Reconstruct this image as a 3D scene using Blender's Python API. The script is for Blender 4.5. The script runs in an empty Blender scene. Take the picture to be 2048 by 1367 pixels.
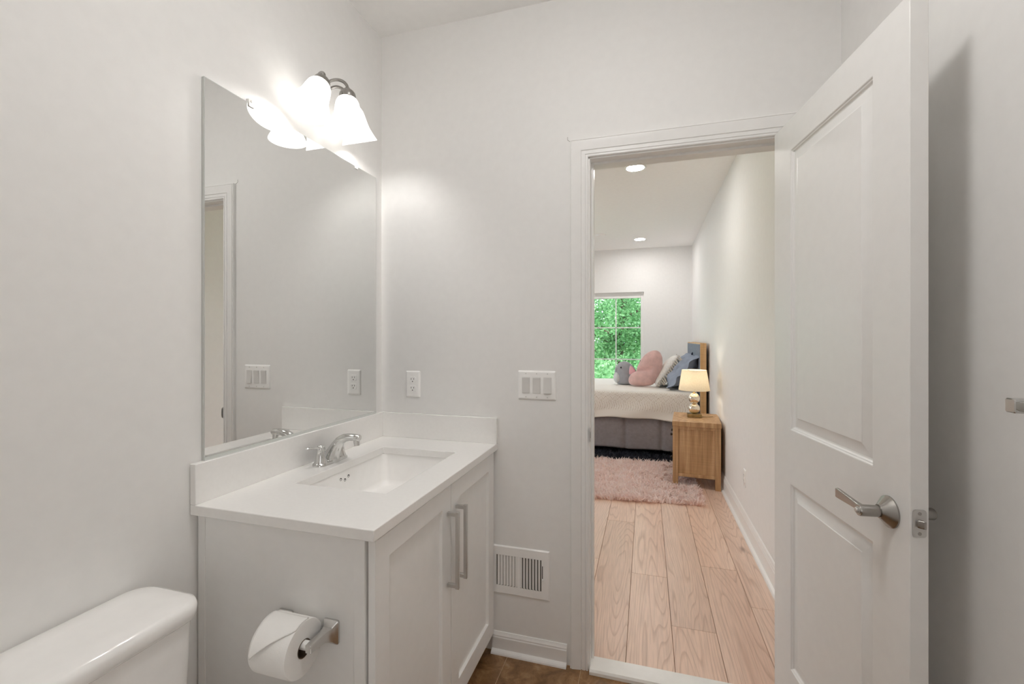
import bpy, bmesh, math, random
from math import pi, sin, cos, radians as R
from mathutils import Vector, Matrix, noise as mn

SC = bpy.context.scene
COL = SC.collection
random.seed(7)

# ------------------------------------------------------------------ camera
cam_d = bpy.data.cameras.new('camera')
cam_d.sensor_width = 36.0
cam_d.lens = 900.0 / 2048.0 * 36.0
cam_d.shift_y = -7.5 / 2048.0
cam_d.clip_start = 0.02
cam = bpy.data.objects.new('camera', cam_d)
COL.objects.link(cam)
cam.location = (1.174, -1.82, 1.328)
cam.rotation_euler = (R(90), 0, R(16.641))
SC.camera = cam

# ------------------------------------------------------------------ light
EXPOSURE = 1.1
SC.view_settings.view_transform = 'Standard'
SC.view_settings.look = 'None'
SC.view_settings.exposure = EXPOSURE
SC.view_settings.gamma = 1.0
SC.view_settings.use_curve_mapping = False
SC.cycles.use_denoising = True
SC.cycles.max_bounces = 14
SC.cycles.diffuse_bounces = 12
SC.cycles.glossy_bounces = 6
SC.cycles.transmission_bounces = 8
SC.cycles.transparent_max_bounces = 12
SC.cycles.sample_clamp_indirect = 6.0
SC.cycles.caustics_reflective = False
SC.cycles.caustics_refractive = False

W = bpy.data.worlds.new('sky_world')
SC.world = W
W.use_nodes = True
wb = W.node_tree.nodes['Background']
wb.inputs['Color'].default_value = (0.80, 0.88, 1.0, 1)
wb.inputs['Strength'].default_value = 1.75

sun_d = bpy.data.lights.new('sun', 'SUN')
sun_d.energy = 2.8
sun_d.angle = R(1.0)
sun_d.color = (1.0, 0.95, 0.86)
sun = bpy.data.objects.new('sun', sun_d)
COL.objects.link(sun)
sun.rotation_euler = Vector((-0.35, 0.55, -0.75)).to_track_quat('-Z', 'Y').to_euler()

BULB = 72.0          # vanity bulbs
SHADE = 0.7          # glow of the frosted glass
CAN = 80.0           # recessed ceiling lights in the bedroom, seen and added ones
FILL_WINDOW = 0.5          # glowing pane of the added bathroom window, unseen fill light
FILL_LAMP = 18.0          # added bathroom ceiling lamp, unseen fill light
LAMP = 24.0          # bedside lamp bulb

# ------------------------------------------------------------------ materials
MATS = {}

def nmat(name):
    m = bpy.data.materials.new(name)
    m.use_nodes = True
    nt = m.node_tree
    return m, nt, nt.nodes['Principled BSDF']

def N(nt, kind, **kw):
    n = nt.nodes.new('ShaderNode' + kind)
    for k, v in kw.items():
        setattr(n, k, v)
    return n

def add_bump(nt, b, height, strength, dist=0.002):
    bu = N(nt, 'Bump')
    bu.inputs['Strength'].default_value = strength
    bu.inputs['Distance'].default_value = dist
    nt.links.new(height, bu.inputs['Height'])
    nt.links.new(bu.outputs['Normal'], b.inputs['Normal'])

def ramp(nt, fac, stops, interp='LINEAR'):
    r = N(nt, 'ValToRGB')
    r.color_ramp.interpolation = interp
    el = r.color_ramp.elements
    while len(el) < len(stops):
        el.new(0.5)
    for e, (p, c) in zip(el, stops):
        e.position = p
        e.color = (c[0], c[1], c[2], 1)
    nt.links.new(fac, r.inputs['Fac'])
    return r.outputs['Color']

def coords(nt, scale=(1, 1, 1), kind='Object'):
    tc = N(nt, 'TexCoord')
    mp = N(nt, 'Mapping')
    mp.inputs['Scale'].default_value = scale
    nt.links.new(tc.outputs[kind], mp.inputs['Vector'])
    return mp.outputs['Vector']

def noise_tex(nt, vec, scale, detail=3, rough=0.5, dist=0.0):
    n = N(nt, 'TexNoise')
    n.inputs['Scale'].default_value = scale
    n.inputs['Detail'].default_value = detail
    n.inputs['Roughness'].default_value = rough
    n.inputs['Distortion'].default_value = dist
    nt.links.new(vec, n.inputs['Vector'])
    return n.outputs['Fac']

def solid(name, col, rough=0.5, metal=0.0, spec=0.5, bump=0.0, bscale=400, sheen=0.0, var=0.0, vscale=30):
    m, nt, b = nmat(name)
    b.inputs['Base Color'].default_value = (*col, 1)
    b.inputs['Roughness'].default_value = rough
    b.inputs['Metallic'].default_value = metal
    b.inputs['Specular IOR Level'].default_value = spec
    if sheen:
        b.inputs['Sheen Weight'].default_value = sheen
        b.inputs['Sheen Roughness'].default_value = 0.4
    vec = coords(nt)
    if bump:
        add_bump(nt, b, noise_tex(nt, vec, bscale, 2), bump, 0.001)
    f = noise_tex(nt, vec, vscale, 3)
    v = max(var, 0.012)
    lo = tuple(c * (1 - v) for c in col)
    hi = tuple(min(1, c * (1 + v)) for c in col)
    nt.links.new(ramp(nt, f, [(0.3, lo), (0.7, hi)]), b.inputs['Base Color'])
    MATS[name] = m
    return m

M_WALL = solid('wall_paint', (0.815, 0.808, 0.795), 0.6, spec=0.3, bump=0.05, bscale=260)
M_CEIL = solid('ceiling_paint', (0.91, 0.905, 0.893), 0.75, spec=0.2, bump=0.05)
M_TRIM = solid('trim_enamel', (0.838, 0.831, 0.818), 0.32, spec=0.45)
M_DOOR = solid('door_enamel', (0.838, 0.831, 0.818), 0.36, spec=0.45)
M_CAB = solid('cabinet_paint', (0.865, 0.86, 0.848), 0.35, spec=0.45)
M_QUARTZ = solid('white_quartz', (0.865, 0.855, 0.838), 0.14, spec=0.5, var=0.012, vscale=90)
M_PORC = solid('white_porcelain', (0.91, 0.90, 0.885), 0.07, spec=0.6)
M_PLASTIC = solid('white_plastic', (0.90, 0.893, 0.88), 0.28)
M_SWITCH = solid('rocker_plastic', (0.70, 0.69, 0.672), 0.3)
M_CHROME = solid('chrome', (0.68, 0.68, 0.67), 0.06, metal=1.0)
M_NICKEL = solid('brushed_nickel', (0.40, 0.385, 0.365), 0.24, metal=1.0, bump=0.03, bscale=900)
M_NICKEL2 = solid('satin_steel', (0.66, 0.65, 0.635), 0.34, metal=1.0)
M_BRACKET = solid('soft_chrome', (0.68, 0.67, 0.655), 0.27, metal=1.0)
M_DARK = solid('dark_hole', (0.012, 0.010, 0.009), 0.7)
M_DUCT = solid('duct_grey', (0.22, 0.21, 0.19), 0.5, metal=0.4)
M_PAPER = solid('tissue_paper', (0.86, 0.85, 0.83), 0.95, spec=0.1, bump=0.25, bscale=300)
M_CARD = solid('cardboard', (0.14, 0.10, 0.07), 0.9)
M_MARBLE = solid('threshold_marble', (0.83, 0.82, 0.79), 0.2, var=0.04, vscale=14)
M_SKIRT = solid('grey_mauve_linen', (0.275, 0.25, 0.26), 0.9, spec=0.1, bump=0.3, bscale=700, var=0.08)
M_SHEET = solid('white_sheet', (0.82, 0.82, 0.82), 0.9, spec=0.1)
M_BLUE = solid('blue_grey_cotton', (0.285, 0.325, 0.40), 0.85, spec=0.15, bump=0.3, bscale=500, var=0.12, vscale=9)
M_CREAM = solid('cream_woven', (0.78, 0.755, 0.72), 0.95, spec=0.1, bump=0.9, bscale=110, var=0.08, vscale=60)
M_TASSEL = solid('tassel_yarn', (0.56, 0.50, 0.43), 0.95, spec=0.05)
M_PINKP = solid('dusty_pink_plush', (0.68, 0.45, 0.42), 0.95, spec=0.1, sheen=0.6, bump=0.5, bscale=180, var=0.12, vscale=14)
M_GREYP = solid('grey_plush', (0.36, 0.36, 0.385), 0.95, spec=0.1, sheen=0.4, bump=0.5, bscale=220, var=0.06)
M_PALEP = solid('pale_plush', (0.62, 0.63, 0.63), 0.95, spec=0.1, sheen=0.4)
M_EARP = solid('ear_pink', (0.78, 0.42, 0.45), 0.95, spec=0.1, sheen=0.4)
M_BLACK = solid('black_bead', (0.01, 0.01, 0.012), 0.15)
M_PANEL = solid('headboard_fabric', (0.235, 0.265, 0.31), 0.9, spec=0.1, bump=0.6, bscale=500, var=0.1)
M_SILVER = solid('mercury_silver', (0.86, 0.78, 0.66), 0.10, metal=1.0, var=0.10, vscale=60)
M_BRASS = solid('aged_brass', (0.36, 0.27, 0.13), 0.3, metal=1.0, var=0.2, vscale=40)
M_KNOB = solid('dark_bronze', (0.05, 0.04, 0.035), 0.4, metal=0.8)
M_BARK = solid('bark', (0.10, 0.075, 0.05), 0.9, bump=0.8, bscale=25, var=0.25, vscale=12)
M_LAWN = solid('lawn', (0.07, 0.19, 0.035), 0.95, bump=0.6, bscale=40, var=0.3, vscale=2)
M_CLEAR = solid('clear_clip', (0.80, 0.79, 0.77), 0.08, spec=0.8)
M_CORD = solid('lamp_cord', (0.62, 0.50, 0.30), 0.5)
M_CAULK = solid('caulk_crack', (0.20, 0.18, 0.16), 0.9)

def emissive(name, col, strength):
    m, nt, b = nmat(name)
    b.inputs['Base Color'].default_value = (0.8, 0.8, 0.8, 1)
    b.inputs['Emission Color'].default_value = (*col, 1)
    b.inputs['Emission Strength'].default_value = strength
    return m

M_BULB = emissive('lit_bulb', (1.0, 0.97, 0.935), BULB)
M_FILL_WINDOW = emissive('fill_light_pane', (0.97, 0.985, 1.0), FILL_WINDOW)
M_FILL_LAMP = emissive('fill_lamp_glow', (1.0, 0.985, 0.965), FILL_LAMP)
M_CAN = emissive('recessed_lens', (1.0, 0.965, 0.945), CAN)
M_LAMPBULB = emissive('lamp_bulb', (1.0, 0.90, 0.76), LAMP)

def glow_glass():
    m = bpy.data.materials.new('ribbed_frosted_glass')
    m.use_nodes = True
    nt = m.node_tree
    nt.nodes.clear()
    out = N(nt, 'OutputMaterial')
    tr = N(nt, 'BsdfTranslucent'); tr.inputs['Color'].default_value = (0.30, 0.295, 0.285, 1)
    df = N(nt, 'BsdfDiffuse'); df.inputs['Color'].default_value = (0.66, 0.65, 0.63, 1)
    gl = N(nt, 'BsdfGlossy'); gl.inputs['Roughness'].default_value = 0.2
    em = N(nt, 'Emission'); em.inputs['Color'].default_value = (1, 0.97, 0.93, 1); em.inputs['Strength'].default_value = SHADE
    m1 = N(nt, 'MixShader'); m1.inputs['Fac'].default_value = 0.45
    nt.links.new(tr.outputs[0], m1.inputs[1]); nt.links.new(df.outputs[0], m1.inputs[2])
    m2 = N(nt, 'MixShader'); m2.inputs['Fac'].default_value = 0.06
    nt.links.new(m1.outputs[0], m2.inputs[1]); nt.links.new(gl.outputs[0], m2.inputs[2])
    ad = N(nt, 'AddShader')
    nt.links.new(m2.outputs[0], ad.inputs[0]); nt.links.new(em.outputs[0], ad.inputs[1])
    nt.links.new(ad.outputs[0], out.inputs['Surface'])
    return m
M_GLOW = glow_glass()

def linen_shade():
    m = bpy.data.materials.new('linen_lamp_shade')
    m.use_nodes = True
    nt = m.node_tree
    nt.nodes.clear()
    out = N(nt, 'OutputMaterial')
    vec = coords(nt, (1, 1, 1))
    f = noise_tex(nt, vec, 160, 3)
    c = ramp(nt, f, [(0.3, (0.78, 0.72, 0.60)), (0.7, (0.90, 0.85, 0.74))])
    tr = N(nt, 'BsdfTranslucent'); df = N(nt, 'BsdfDiffuse')
    nt.links.new(c, tr.inputs['Color']); nt.links.new(c, df.inputs['Color'])
    mx = N(nt, 'MixShader'); mx.inputs['Fac'].default_value = 0.55
    nt.links.new(tr.outputs[0], mx.inputs[1]); nt.links.new(df.outputs[0], mx.inputs[2])
    nt.links.new(mx.outputs[0], out.inputs['Surface'])
    return m
M_LINEN = linen_shade()

def window_glass():
    m = bpy.data.materials.new('window_glass')
    m.use_nodes = True
    nt = m.node_tree
    nt.nodes.clear()
    out = N(nt, 'OutputMaterial')
    t = N(nt, 'BsdfTransparent'); t.inputs['Color'].default_value = (0.96, 0.99, 0.98, 1)
    g = N(nt, 'BsdfGlossy'); g.inputs['Roughness'].default_value = 0.0
    fr = N(nt, 'Fresnel'); fr.inputs['IOR'].default_value = 1.3
    mx = N(nt, 'MixShader')
    nt.links.new(fr.outputs[0], mx.inputs['Fac'])
    nt.links.new(t.outputs[0], mx.inputs[1]); nt.links.new(g.outputs[0], mx.inputs[2])
    nt.links.new(mx.outputs[0], out.inputs['Surface'])
    return m
M_GLASS = window_glass()

def mirror_mat():
    m, nt, b = nmat('silvered_mirror')
    b.inputs['Base Color'].default_value = (0.87, 0.875, 0.865, 1)
    b.inputs['Metallic'].default_value = 1.0
    b.inputs['Roughness'].default_value = 0.0
    return m
M_MIRROR = mirror_mat()
M_MEDGE = solid('mirror_edge', (0.62, 0.64, 0.62), 0.2, spec=0.8)

def wood_floor():
    m, nt, b = nmat('oak_floor')
    vec = coords(nt)
    at = N(nt, 'Attribute'); at.attribute_name = 'plank'
    sc = N(nt, 'VectorMath', operation='SCALE'); sc.inputs['Scale'].default_value = 37.0
    nt.links.new(at.outputs['Color'], sc.inputs[0])
    ad = N(nt, 'VectorMath', operation='ADD')
    nt.links.new(vec, ad.inputs[0]); nt.links.new(sc.outputs[0], ad.inputs[1])
    mp = N(nt, 'Mapping'); mp.inputs['Scale'].default_value = (6.0, 0.40, 1)
    nt.links.new(ad.outputs[0], mp.inputs['Vector'])
    n1 = noise_tex(nt, mp.outputs['Vector'], 1.0, 1.6, 0.35, 0.10)
    mu = N(nt, 'Math', operation='MULTIPLY'); mu.inputs[1].default_value = 38.0
    nt.links.new(n1, mu.inputs[0])
    fr = N(nt, 'Math', operation='FRACT'); nt.links.new(mu.outputs[0], fr.inputs[0])
    grain = ramp(nt, fr.outputs[0], [(0.0, (0.60, 0.50, 0.44)), (0.08, (1, 1, 1)), (0.74, (1, 1, 1)), (0.98, (0.60, 0.50, 0.44))])
    mp2 = N(nt, 'Mapping'); mp2.inputs['Scale'].default_value = (150, 7, 1)
    nt.links.new(ad.outputs[0], mp2.inputs['Vector'])
    n2 = noise_tex(nt, mp2.outputs['Vector'], 1.0, 3)
    pores = ramp(nt, n2, [(0.35, (0.84, 0.84, 0.84)), (0.6, (1, 1, 1))])
    n3 = noise_tex(nt, mp.outputs['Vector'], 0.6, 2)
    tint = ramp(nt, n3, [(0.3, (0.73, 0.515, 0.40)), (0.7, (0.83, 0.635, 0.515))])
    tone = ramp(nt, at.outputs['Fac'], [(0.0, (0.86, 0.86, 0.87)), (1.0, (1.10, 1.08, 1.06))])
    # knots
    vo = N(nt, 'TexVoronoi'); vo.inputs['Scale'].default_value = 1.0
    mp3 = N(nt, 'Mapping'); mp3.inputs['Scale'].default_value = (3.3, 1.3, 1)
    nt.links.new(ad.outputs[0], mp3.inputs['Vector']); nt.links.new(mp3.outputs['Vector'], vo.inputs['Vector'])
    kn = ramp(nt, vo.outputs['Distance'], [(0.015, (0.42, 0.36, 0.33)), (0.07, (1, 1, 1))])
    def mul(a, c, f=1.0):
        x = N(nt, 'MixRGB', blend_type='MULTIPLY'); x.inputs['Fac'].default_value = f
        nt.links.new(a, x.inputs[1]); nt.links.new(c, x.inputs[2])
        return x.outputs[0]
    col = mul(mul(mul(mul(tint, tone), grain, 0.44), pores, 0.8), kn, 0.8)
    nt.links.new(col, b.inputs['Base Color'])
    b.inputs['Roughness'].default_value = 0.33
    b.inputs['Specular IOR Level'].default_value = 0.45
    add_bump(nt, b, grain, 0.25, 0.0006)
    return m
M_OAK = wood_floor()

def tile_mat():
    m, nt, b = nmat('brown_stone_tile')
    vec = coords(nt)
    f = noise_tex(nt, vec, 14, 8, 0.68, 0.6)
    c = ramp(nt, f, [(0.30, (0.11, 0.055, 0.021)), (0.5, (0.24, 0.128, 0.055)), (0.62, (0.33, 0.19, 0.09)), (0.75, (0.45, 0.29, 0.16))])
    nt.links.new(c, b.inputs['Base Color'])
    b.inputs['Roughness'].default_value = 0.16
    add_bump(nt, b, f, 0.08, 0.001)
    return m
M_TILE = tile_mat()
M_GROUT = solid('tan_grout', (0.46, 0.30, 0.17), 0.8)

def furniture_wood(name, c0, c1, c2, scale=(26, 26, 1.6)):
    m, nt, b = nmat(name)
    vec = coords(nt, scale)
    f = noise_tex(nt, vec, 1.0, 6, 0.6, 0.4)
    f2 = noise_tex(nt, coords(nt, (3, 3, 150)), 1.0, 2)
    c = ramp(nt, f, [(0.28, c0), (0.5, c1), (0.72, c2)])
    s = ramp(nt, f2, [(0.38, (0.86, 0.85, 0.84)), (0.62, (1.04, 1.04, 1.04))])
    x = N(nt, 'MixRGB', blend_type='MULTIPLY'); x.inputs['Fac'].default_value = 0.6
    nt.links.new(c, x.inputs[1]); nt.links.new(s, x.inputs[2])
    nt.links.new(x.outputs[0], b.inputs['Base Color'])
    b.inputs['Roughness'].default_value = 0.45
    add_bump(nt, b, f, 0.15, 0.001)
    return m
M_NSTAND = furniture_wood('rustic_nightstand_wood', (0.32, 0.175, 0.075), (0.50, 0.30, 0.145), (0.68, 0.46, 0.265))
M_HEADWOOD = furniture_wood('golden_headboard_wood', (0.48, 0.27, 0.10), (0.62, 0.38, 0.17), (0.72, 0.48, 0.25))

def attr_fur(name, lo, mid, hi):
    m, nt, b = nmat(name)
    at = N(nt, 'Attribute'); at.attribute_name = 'tone'
    c = ramp(nt, at.outputs['Fac'], [(0.0, lo), (0.5, mid), (1.0, hi)])
    nt.links.new(c, b.inputs['Base Color'])
    b.inputs['Roughness'].default_value = 0.8
    b.inputs['Specular IOR Level'].default_value = 0.15
    tr = N(nt, 'BsdfTranslucent'); nt.links.new(c, tr.inputs['Color'])
    mx = N(nt, 'MixShader'); mx.inputs['Fac'].default_value = 0.42
    nt.links.new(b.outputs[0], mx.inputs[1]); nt.links.new(tr.outputs[0], mx.inputs[2])
    nt.links.new(mx.outputs[0], nt.nodes['Material Output'].inputs['Surface'])
    return m
M_PINKFUR = attr_fur('pink_shag', (0.84, 0.64, 0.58), (0.95, 0.83, 0.785), (0.98, 0.92, 0.90))
M_DARKFUR = attr_fur('charcoal_shag', (0.012, 0.013, 0.018), (0.035, 0.038, 0.052), (0.13, 0.135, 0.16))

def leaf_mat():
    m = bpy.data.materials.new('tree_leaf')
    m.use_nodes = True
    nt = m.node_tree
    nt.nodes.clear()
    out = N(nt, 'OutputMaterial')
    at = N(nt, 'Attribute'); at.attribute_name = 'tone'
    c = ramp(nt, at.outputs['Fac'], [(0.0, (0.10, 0.26, 0.095)), (0.5, (0.25, 0.47, 0.22)), (1.0, (0.46, 0.68, 0.41))])
    tr = N(nt, 'BsdfTranslucent'); df = N(nt, 'BsdfDiffuse')
    nt.links.new(c, tr.inputs['Color']); nt.links.new(c, df.inputs['Color'])
    mx = N(nt, 'MixShader'); mx.inputs['Fac'].default_value = 0.6
    nt.links.new(tr.outputs[0], mx.inputs[1]); nt.links.new(df.outputs[0], mx.inputs[2])
    nt.links.new(mx.outputs[0], out.inputs['Surface'])
    return m
M_LEAF = leaf_mat()

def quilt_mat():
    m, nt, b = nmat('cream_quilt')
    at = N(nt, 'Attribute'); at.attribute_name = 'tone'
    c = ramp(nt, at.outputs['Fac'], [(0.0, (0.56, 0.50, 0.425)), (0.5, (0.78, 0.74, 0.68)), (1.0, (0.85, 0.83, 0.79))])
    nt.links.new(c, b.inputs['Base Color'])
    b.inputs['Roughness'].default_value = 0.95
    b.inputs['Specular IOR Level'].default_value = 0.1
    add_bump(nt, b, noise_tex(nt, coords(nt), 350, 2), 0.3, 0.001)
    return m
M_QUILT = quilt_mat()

# ------------------------------------------------------------------ mesh helpers
class MB:
    def __init__(self):
        self.v = []; self.f = []; self.tone = []; self.cur = 0.5

    def add(self, verts, faces):
        b = len(self.v)
        self.v += [tuple(p) for p in verts]
        for f in faces:
            self.f.append([i + b for i in f]); self.tone.append(self.cur)
        return self

    def box(self, a, b):
        x0, y0, z0 = a; x1, y1, z1 = b
        return self.add([(x0, y0, z0), (x1, y0, z0), (x1, y1, z0), (x0, y1, z0), (x0, y0, z1), (x1, y0, z1), (x1, y1, z1), (x0, y1, z1)],
                        [(0, 3, 2, 1), (4, 5, 6, 7), (0, 1, 5, 4), (1, 2, 6, 5), (2, 3, 7, 6), (3, 0, 4, 7)])

    def quad(self, *p):
        return self.add(p, [tuple(range(len(p)))])

    def loops(self, loops, cap0=True, cap1=True, closed=True):
        n = len(loops[0]); vs = [p for l in loops for p in l]; fs = []
        for i in range(len(loops) - 1):
            for j in range(n if closed else n - 1):
                k = (j + 1) % n
                fs.append((i * n + j, i * n + k, (i + 1) * n + k, (i + 1) * n + j))
        if cap0: fs.append(tuple(reversed(range(n))))
        if cap1: fs.append(tuple((len(loops) - 1) * n + j for j in range(n)))
        return self.add(vs, fs)

    def grid(self, nu, nv, fn):
        vs = [fn(i / nu, j / nv) for j in range(nv + 1) for i in range(nu + 1)]
        fs = [(j * (nu + 1) + i, j * (nu + 1) + i + 1, (j + 1) * (nu + 1) + i + 1, (j + 1) * (nu + 1) + i) for j in range(nv) for i in range(nu)]
        return self.add(vs, fs)

    def lathe(self, prof, org=(0, 0, 0), axis=(0, 0, 1), n=32, cap0=True, cap1=True, rib=0.0, nrib=0):
        ax = Vector(axis).normalized(); o = Vector(org)
        u = ax.orthogonal().normalized(); w = ax.cross(u)
        ls = []
        for q in prof:
            r, h = q[0], q[1]; rb = q[2] if len(q) > 2 else 0.0
            l = []
            for k in range(n):
                a = 2 * pi * k / n
                rr = r + rb * cos(nrib * a) if nrib else r
                l.append(o + ax * h + (u * cos(a) + w * sin(a)) * rr)
            ls.append(l)
        return self.loops(ls, cap0, cap1)

    def tube(self, pts, rad, n=12, caps=True, flat=None):
        pts = [Vector(p) for p in pts]; ls = []
        rads = rad if isinstance(rad, (list, tuple)) else [rad] * len(pts)
        t0 = (pts[1] - pts[0]).normalized(); u = t0.orthogonal().normalized()
        if flat is not None:
            u = Vector(flat); u = (u - t0 * u.dot(t0)).normalized()
        for i, p in enumerate(pts):
            t = (pts[min(i + 1, len(pts) - 1)] - pts[max(i - 1, 0)]).normalized()
            u = (u - t * u.dot(t)).normalized(); w = t.cross(u)
            r = rads[i]; ru, rw = r if isinstance(r, (list, tuple)) else (r, r)
            ls.append([p + u * cos(2 * pi * k / n) * ru + w * sin(2 * pi * k / n) * rw for k in range(n)])
        return self.loops(ls, caps, caps)

    def prism(self, outline, fn, d0, d1):
        n = len(outline)
        return self.loops([[fn(a, b, d0) for a, b in outline], [fn(a, b, d1) for a, b in outline]])

    def sphere(self, c, r, nu=20, nv=12):
        rx, ry, rz = r if isinstance(r, (tuple, list)) else (r, r, r)
        ls = []
        for j in range(1, nv):
            t = pi * j / nv
            ls.append([(c[0] + rx * sin(t) * cos(2 * pi * k / nu), c[1] + ry * sin(t) * sin(2 * pi * k / nu), c[2] - rz * cos(t)) for k in range(nu)])
        b = len(self.v)
        self.loops(ls, False, False)
        e = len(self.v)
        self.v += [(c[0], c[1], c[2] - rz), (c[0], c[1], c[2] + rz)]
        for k in range(nu):
            self.f.append([e, b + (k + 1) % nu, b + k]); self.tone.append(self.cur)
            self.f.append([e + 1, b + (nv - 2) * nu + k, b + (nv - 2) * nu + (k + 1) % nu]); self.tone.append(self.cur)
        return self

    def build(self, name, mat, parent=None, bevel=0.0, seg=2, angle=35, origin=None, local=False, tone=None, recalc=True, flat=False, merge=True):
        me = bpy.data.meshes.new(name)
        off = Vector((0, 0, 0))
        if parent is not None and not local:
            p = parent
            while p.parent: p = p.parent
            off = p.location.copy()
        elif origin is not None:
            off = Vector(origin)
        me.from_pydata([tuple(Vector(q) - off) for q in self.v], [], self.f)
        if tone:
            at = me.attributes.new(tone, 'FLOAT_COLOR', 'FACE')
            at.data.foreach_set('color', [c for t in self.tone for c in ((t, t, t, 1) if not isinstance(t, tuple) else (*t, 1))])
        if recalc or merge:
            bm = bmesh.new(); bm.from_mesh(me)
            if merge: bmesh.ops.remove_doubles(bm, verts=bm.verts, dist=1e-5)
            if recalc: bmesh.ops.recalc_face_normals(bm, faces=bm.faces)
            bm.to_mesh(me); bm.free()
        if not flat:
            me.polygons.foreach_set('use_smooth', [True] * len(me.polygons))
            me.set_sharp_from_angle(angle=R(angle))
        me.materials.append(mat)
        o = bpy.data.objects.new(name, me)
        COL.objects.link(o)
        if parent is not None: o.parent = parent
        elif origin is not None: o.location = origin
        if bevel:
            md = o.modifiers.new('edge', 'BEVEL'); md.width = bevel; md.segments = seg; md.limit_method = 'ANGLE'; md.angle_limit = R(40)
        return o

def B(*boxes):
    m = MB()
    for a, b in boxes: m.box(a, b)
    return m

def tag(o, label, cat, group=None):
    o['label'] = label; o['category'] = cat
    if group: o['group'] = group
    return o

def thing(name, loc, label, cat, group=None, rz=0.0):
    o = bpy.data.objects.new(name, None)
    COL.objects.link(o)
    o.location = loc; o.rotation_euler = (0, 0, rz); o.empty_display_size = 0.05
    return tag(o, label, cat, group)

def struct(o):
    o['kind'] = 'structure'
    return o

def copy_tree(o, parent=None):
    c = o.copy(); COL.objects.link(c)
    if parent: c.parent = parent
    for ch in [x for x in bpy.data.objects if x.parent == o]:
        copy_tree(ch, c)
    return c

def rrect(cx, cy, w, h, r, n=6):
    out = []
    for (sx, sy, a0) in ((1, 1, 0), (-1, 1, 90), (-1, -1, 180), (1, -1, 270)):
        for k in range(n + 1):
            a = R(a0 + 90 * k / n)
            out.append((cx + sx * (w / 2 - r) + r * cos(a), cy + sy * (h / 2 - r) + r * sin(a)))
    return out

def panel_slab(mb, x0, x1, z0, z1, y0, y1, panels, prof, back=True):
    """slab with outer face at y0 (towards -y), panels = list of (xa, xb, za, zb)"""
    xs = sorted({x0, x1, *[p[0] for p in panels], *[p[1] for p in panels]})
    zs = sorted({z0, z1, *[p[2] for p in panels], *[p[3] for p in panels]})
    def face(y, s):
        for i in range(len(xs) - 1):
            for j in range(len(zs) - 1):
                c = (xs[i], xs[i + 1], zs[j], zs[j + 1])
                hit = [p for p in panels if c[0] >= p[0] - 1e-6 and c[1] <= p[1] + 1e-6 and c[2] >= p[2] - 1e-6 and c[3] <= p[3] + 1e-6]
                if not hit:
                    mb.quad((c[0], y, c[2]), (c[1], y, c[2]), (c[1], y, c[3]), (c[0], y, c[3]))
        for a, b, c, d in panels:
            ls = [[(a + q, y + s * e, c + q), (b - q, y + s * e, c + q), (b - q, y + s * e, d - q), (a + q, y + s * e, d - q)] for q, e in prof]
            mb.loops(ls, False, True)
    face(y0, 1)
    if back: face(y1, -1)
    else: mb.quad((x0, y1, z0), (x1, y1, z0), (x1, y1, z1), (x0, y1, z1))
    for i in range(len(xs) - 1):
        for z in (z0, z1): mb.quad((xs[i], y0, z), (xs[i + 1], y0, z), (xs[i + 1], y1, z), (xs[i], y1, z))
    for j in range(len(zs) - 1):
        for x in (x0, x1): mb.quad((x, y0, zs[j]), (x, y1, zs[j]), (x, y1, zs[j + 1]), (x, y0, zs[j + 1]))

# ------------------------------------------------------------------ the setting
XR = 1.82; YN = -2.75; YB = 5.33; HB = 2.716; HR = 2.70; FB = 0.015; XL = -2.3
OX0, OX1, OZ = 0.957, 1.660, 2.046   # door opening
WT = 0.12

struct(B(((-0.12, YN - .12, -0.1), (0, 0, HB))).build('wall_left', M_WALL))
wf = MB()
wf.box((XL, 0, -0.1), (OX0 - .018, WT, 2.76)); wf.box((OX1 + .018, 0, -0.1), (XR, WT, 2.76)); wf.box((OX0 - .018, 0, OZ + .018), (OX1 + .018, WT, 2.76))
struct(wf.build('wall_far', M_WALL))
struct(B(((XR, YN - .12, -0.1), (XR + .12, YB + .15, 2.8))).build('wall_right', M_WALL))
# near wall (behind the photographer) with an added, unseen glowing window as fill light
NX0, NX1, NZ0, NZ1 = .95, 1.70, .80, 2.05
struct(B(((-0.12, YN - .12, -0.1), (NX0, YN, HB)), ((NX1, YN - .12, -0.1), (XR, YN, HB)), ((NX0, YN - .12, -0.1), (NX1, YN, NZ0)), ((NX0, YN - .12, NZ1), (NX1, YN, HB))).build('wall_near', M_WALL))
w4 = struct(B(((NX0, YN - .09, NZ0), (NX0 + .045, YN - .03, NZ1)), ((NX1 - .045, YN - .09, NZ0), (NX1, YN - .03, NZ1)), ((NX0 + .045, YN - .09, NZ1 - .045), (NX1 - .045, YN - .03, NZ1)), ((NX0 + .045, YN - .09, NZ0), (NX1 - .045, YN - .03, NZ0 + .045)), ((NX0 + .045, YN - .08, 1.41), (NX1 - .045, YN - .04, 1.44))).build('added_window_4', M_TRIM, origin=(NX0, YN, NZ0)))
B(((NX0 + .045, YN - .065, NZ0 + .045), (NX1 - .045, YN - .058, NZ1 - .045))).build('added_glow_pane', M_FILL_WINDOW, w4)
struct(B(((-0.12, YN - .12, HB), (XR + .12, WT / 2, HB + .1))).build('ceiling', M_CEIL))
struct(B(((XL, WT / 2, HR), (XR + .12, YB + .15, HR + .12))).build('ceiling_bedroom', M_CEIL))
struct(B(((XL - .12, 0, -0.1), (XL, 1.6, 2.8)), ((XL - .12, 3.6, -0.1), (XL, YB + .15, 2.8)), ((XL - .12, 1.6, -0.1), (XL, 3.6, .5)), ((XL - .12, 1.6, 2.2), (XL, 3.6, 2.8))).build('wall_bedroom_left', M_WALL))
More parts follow.
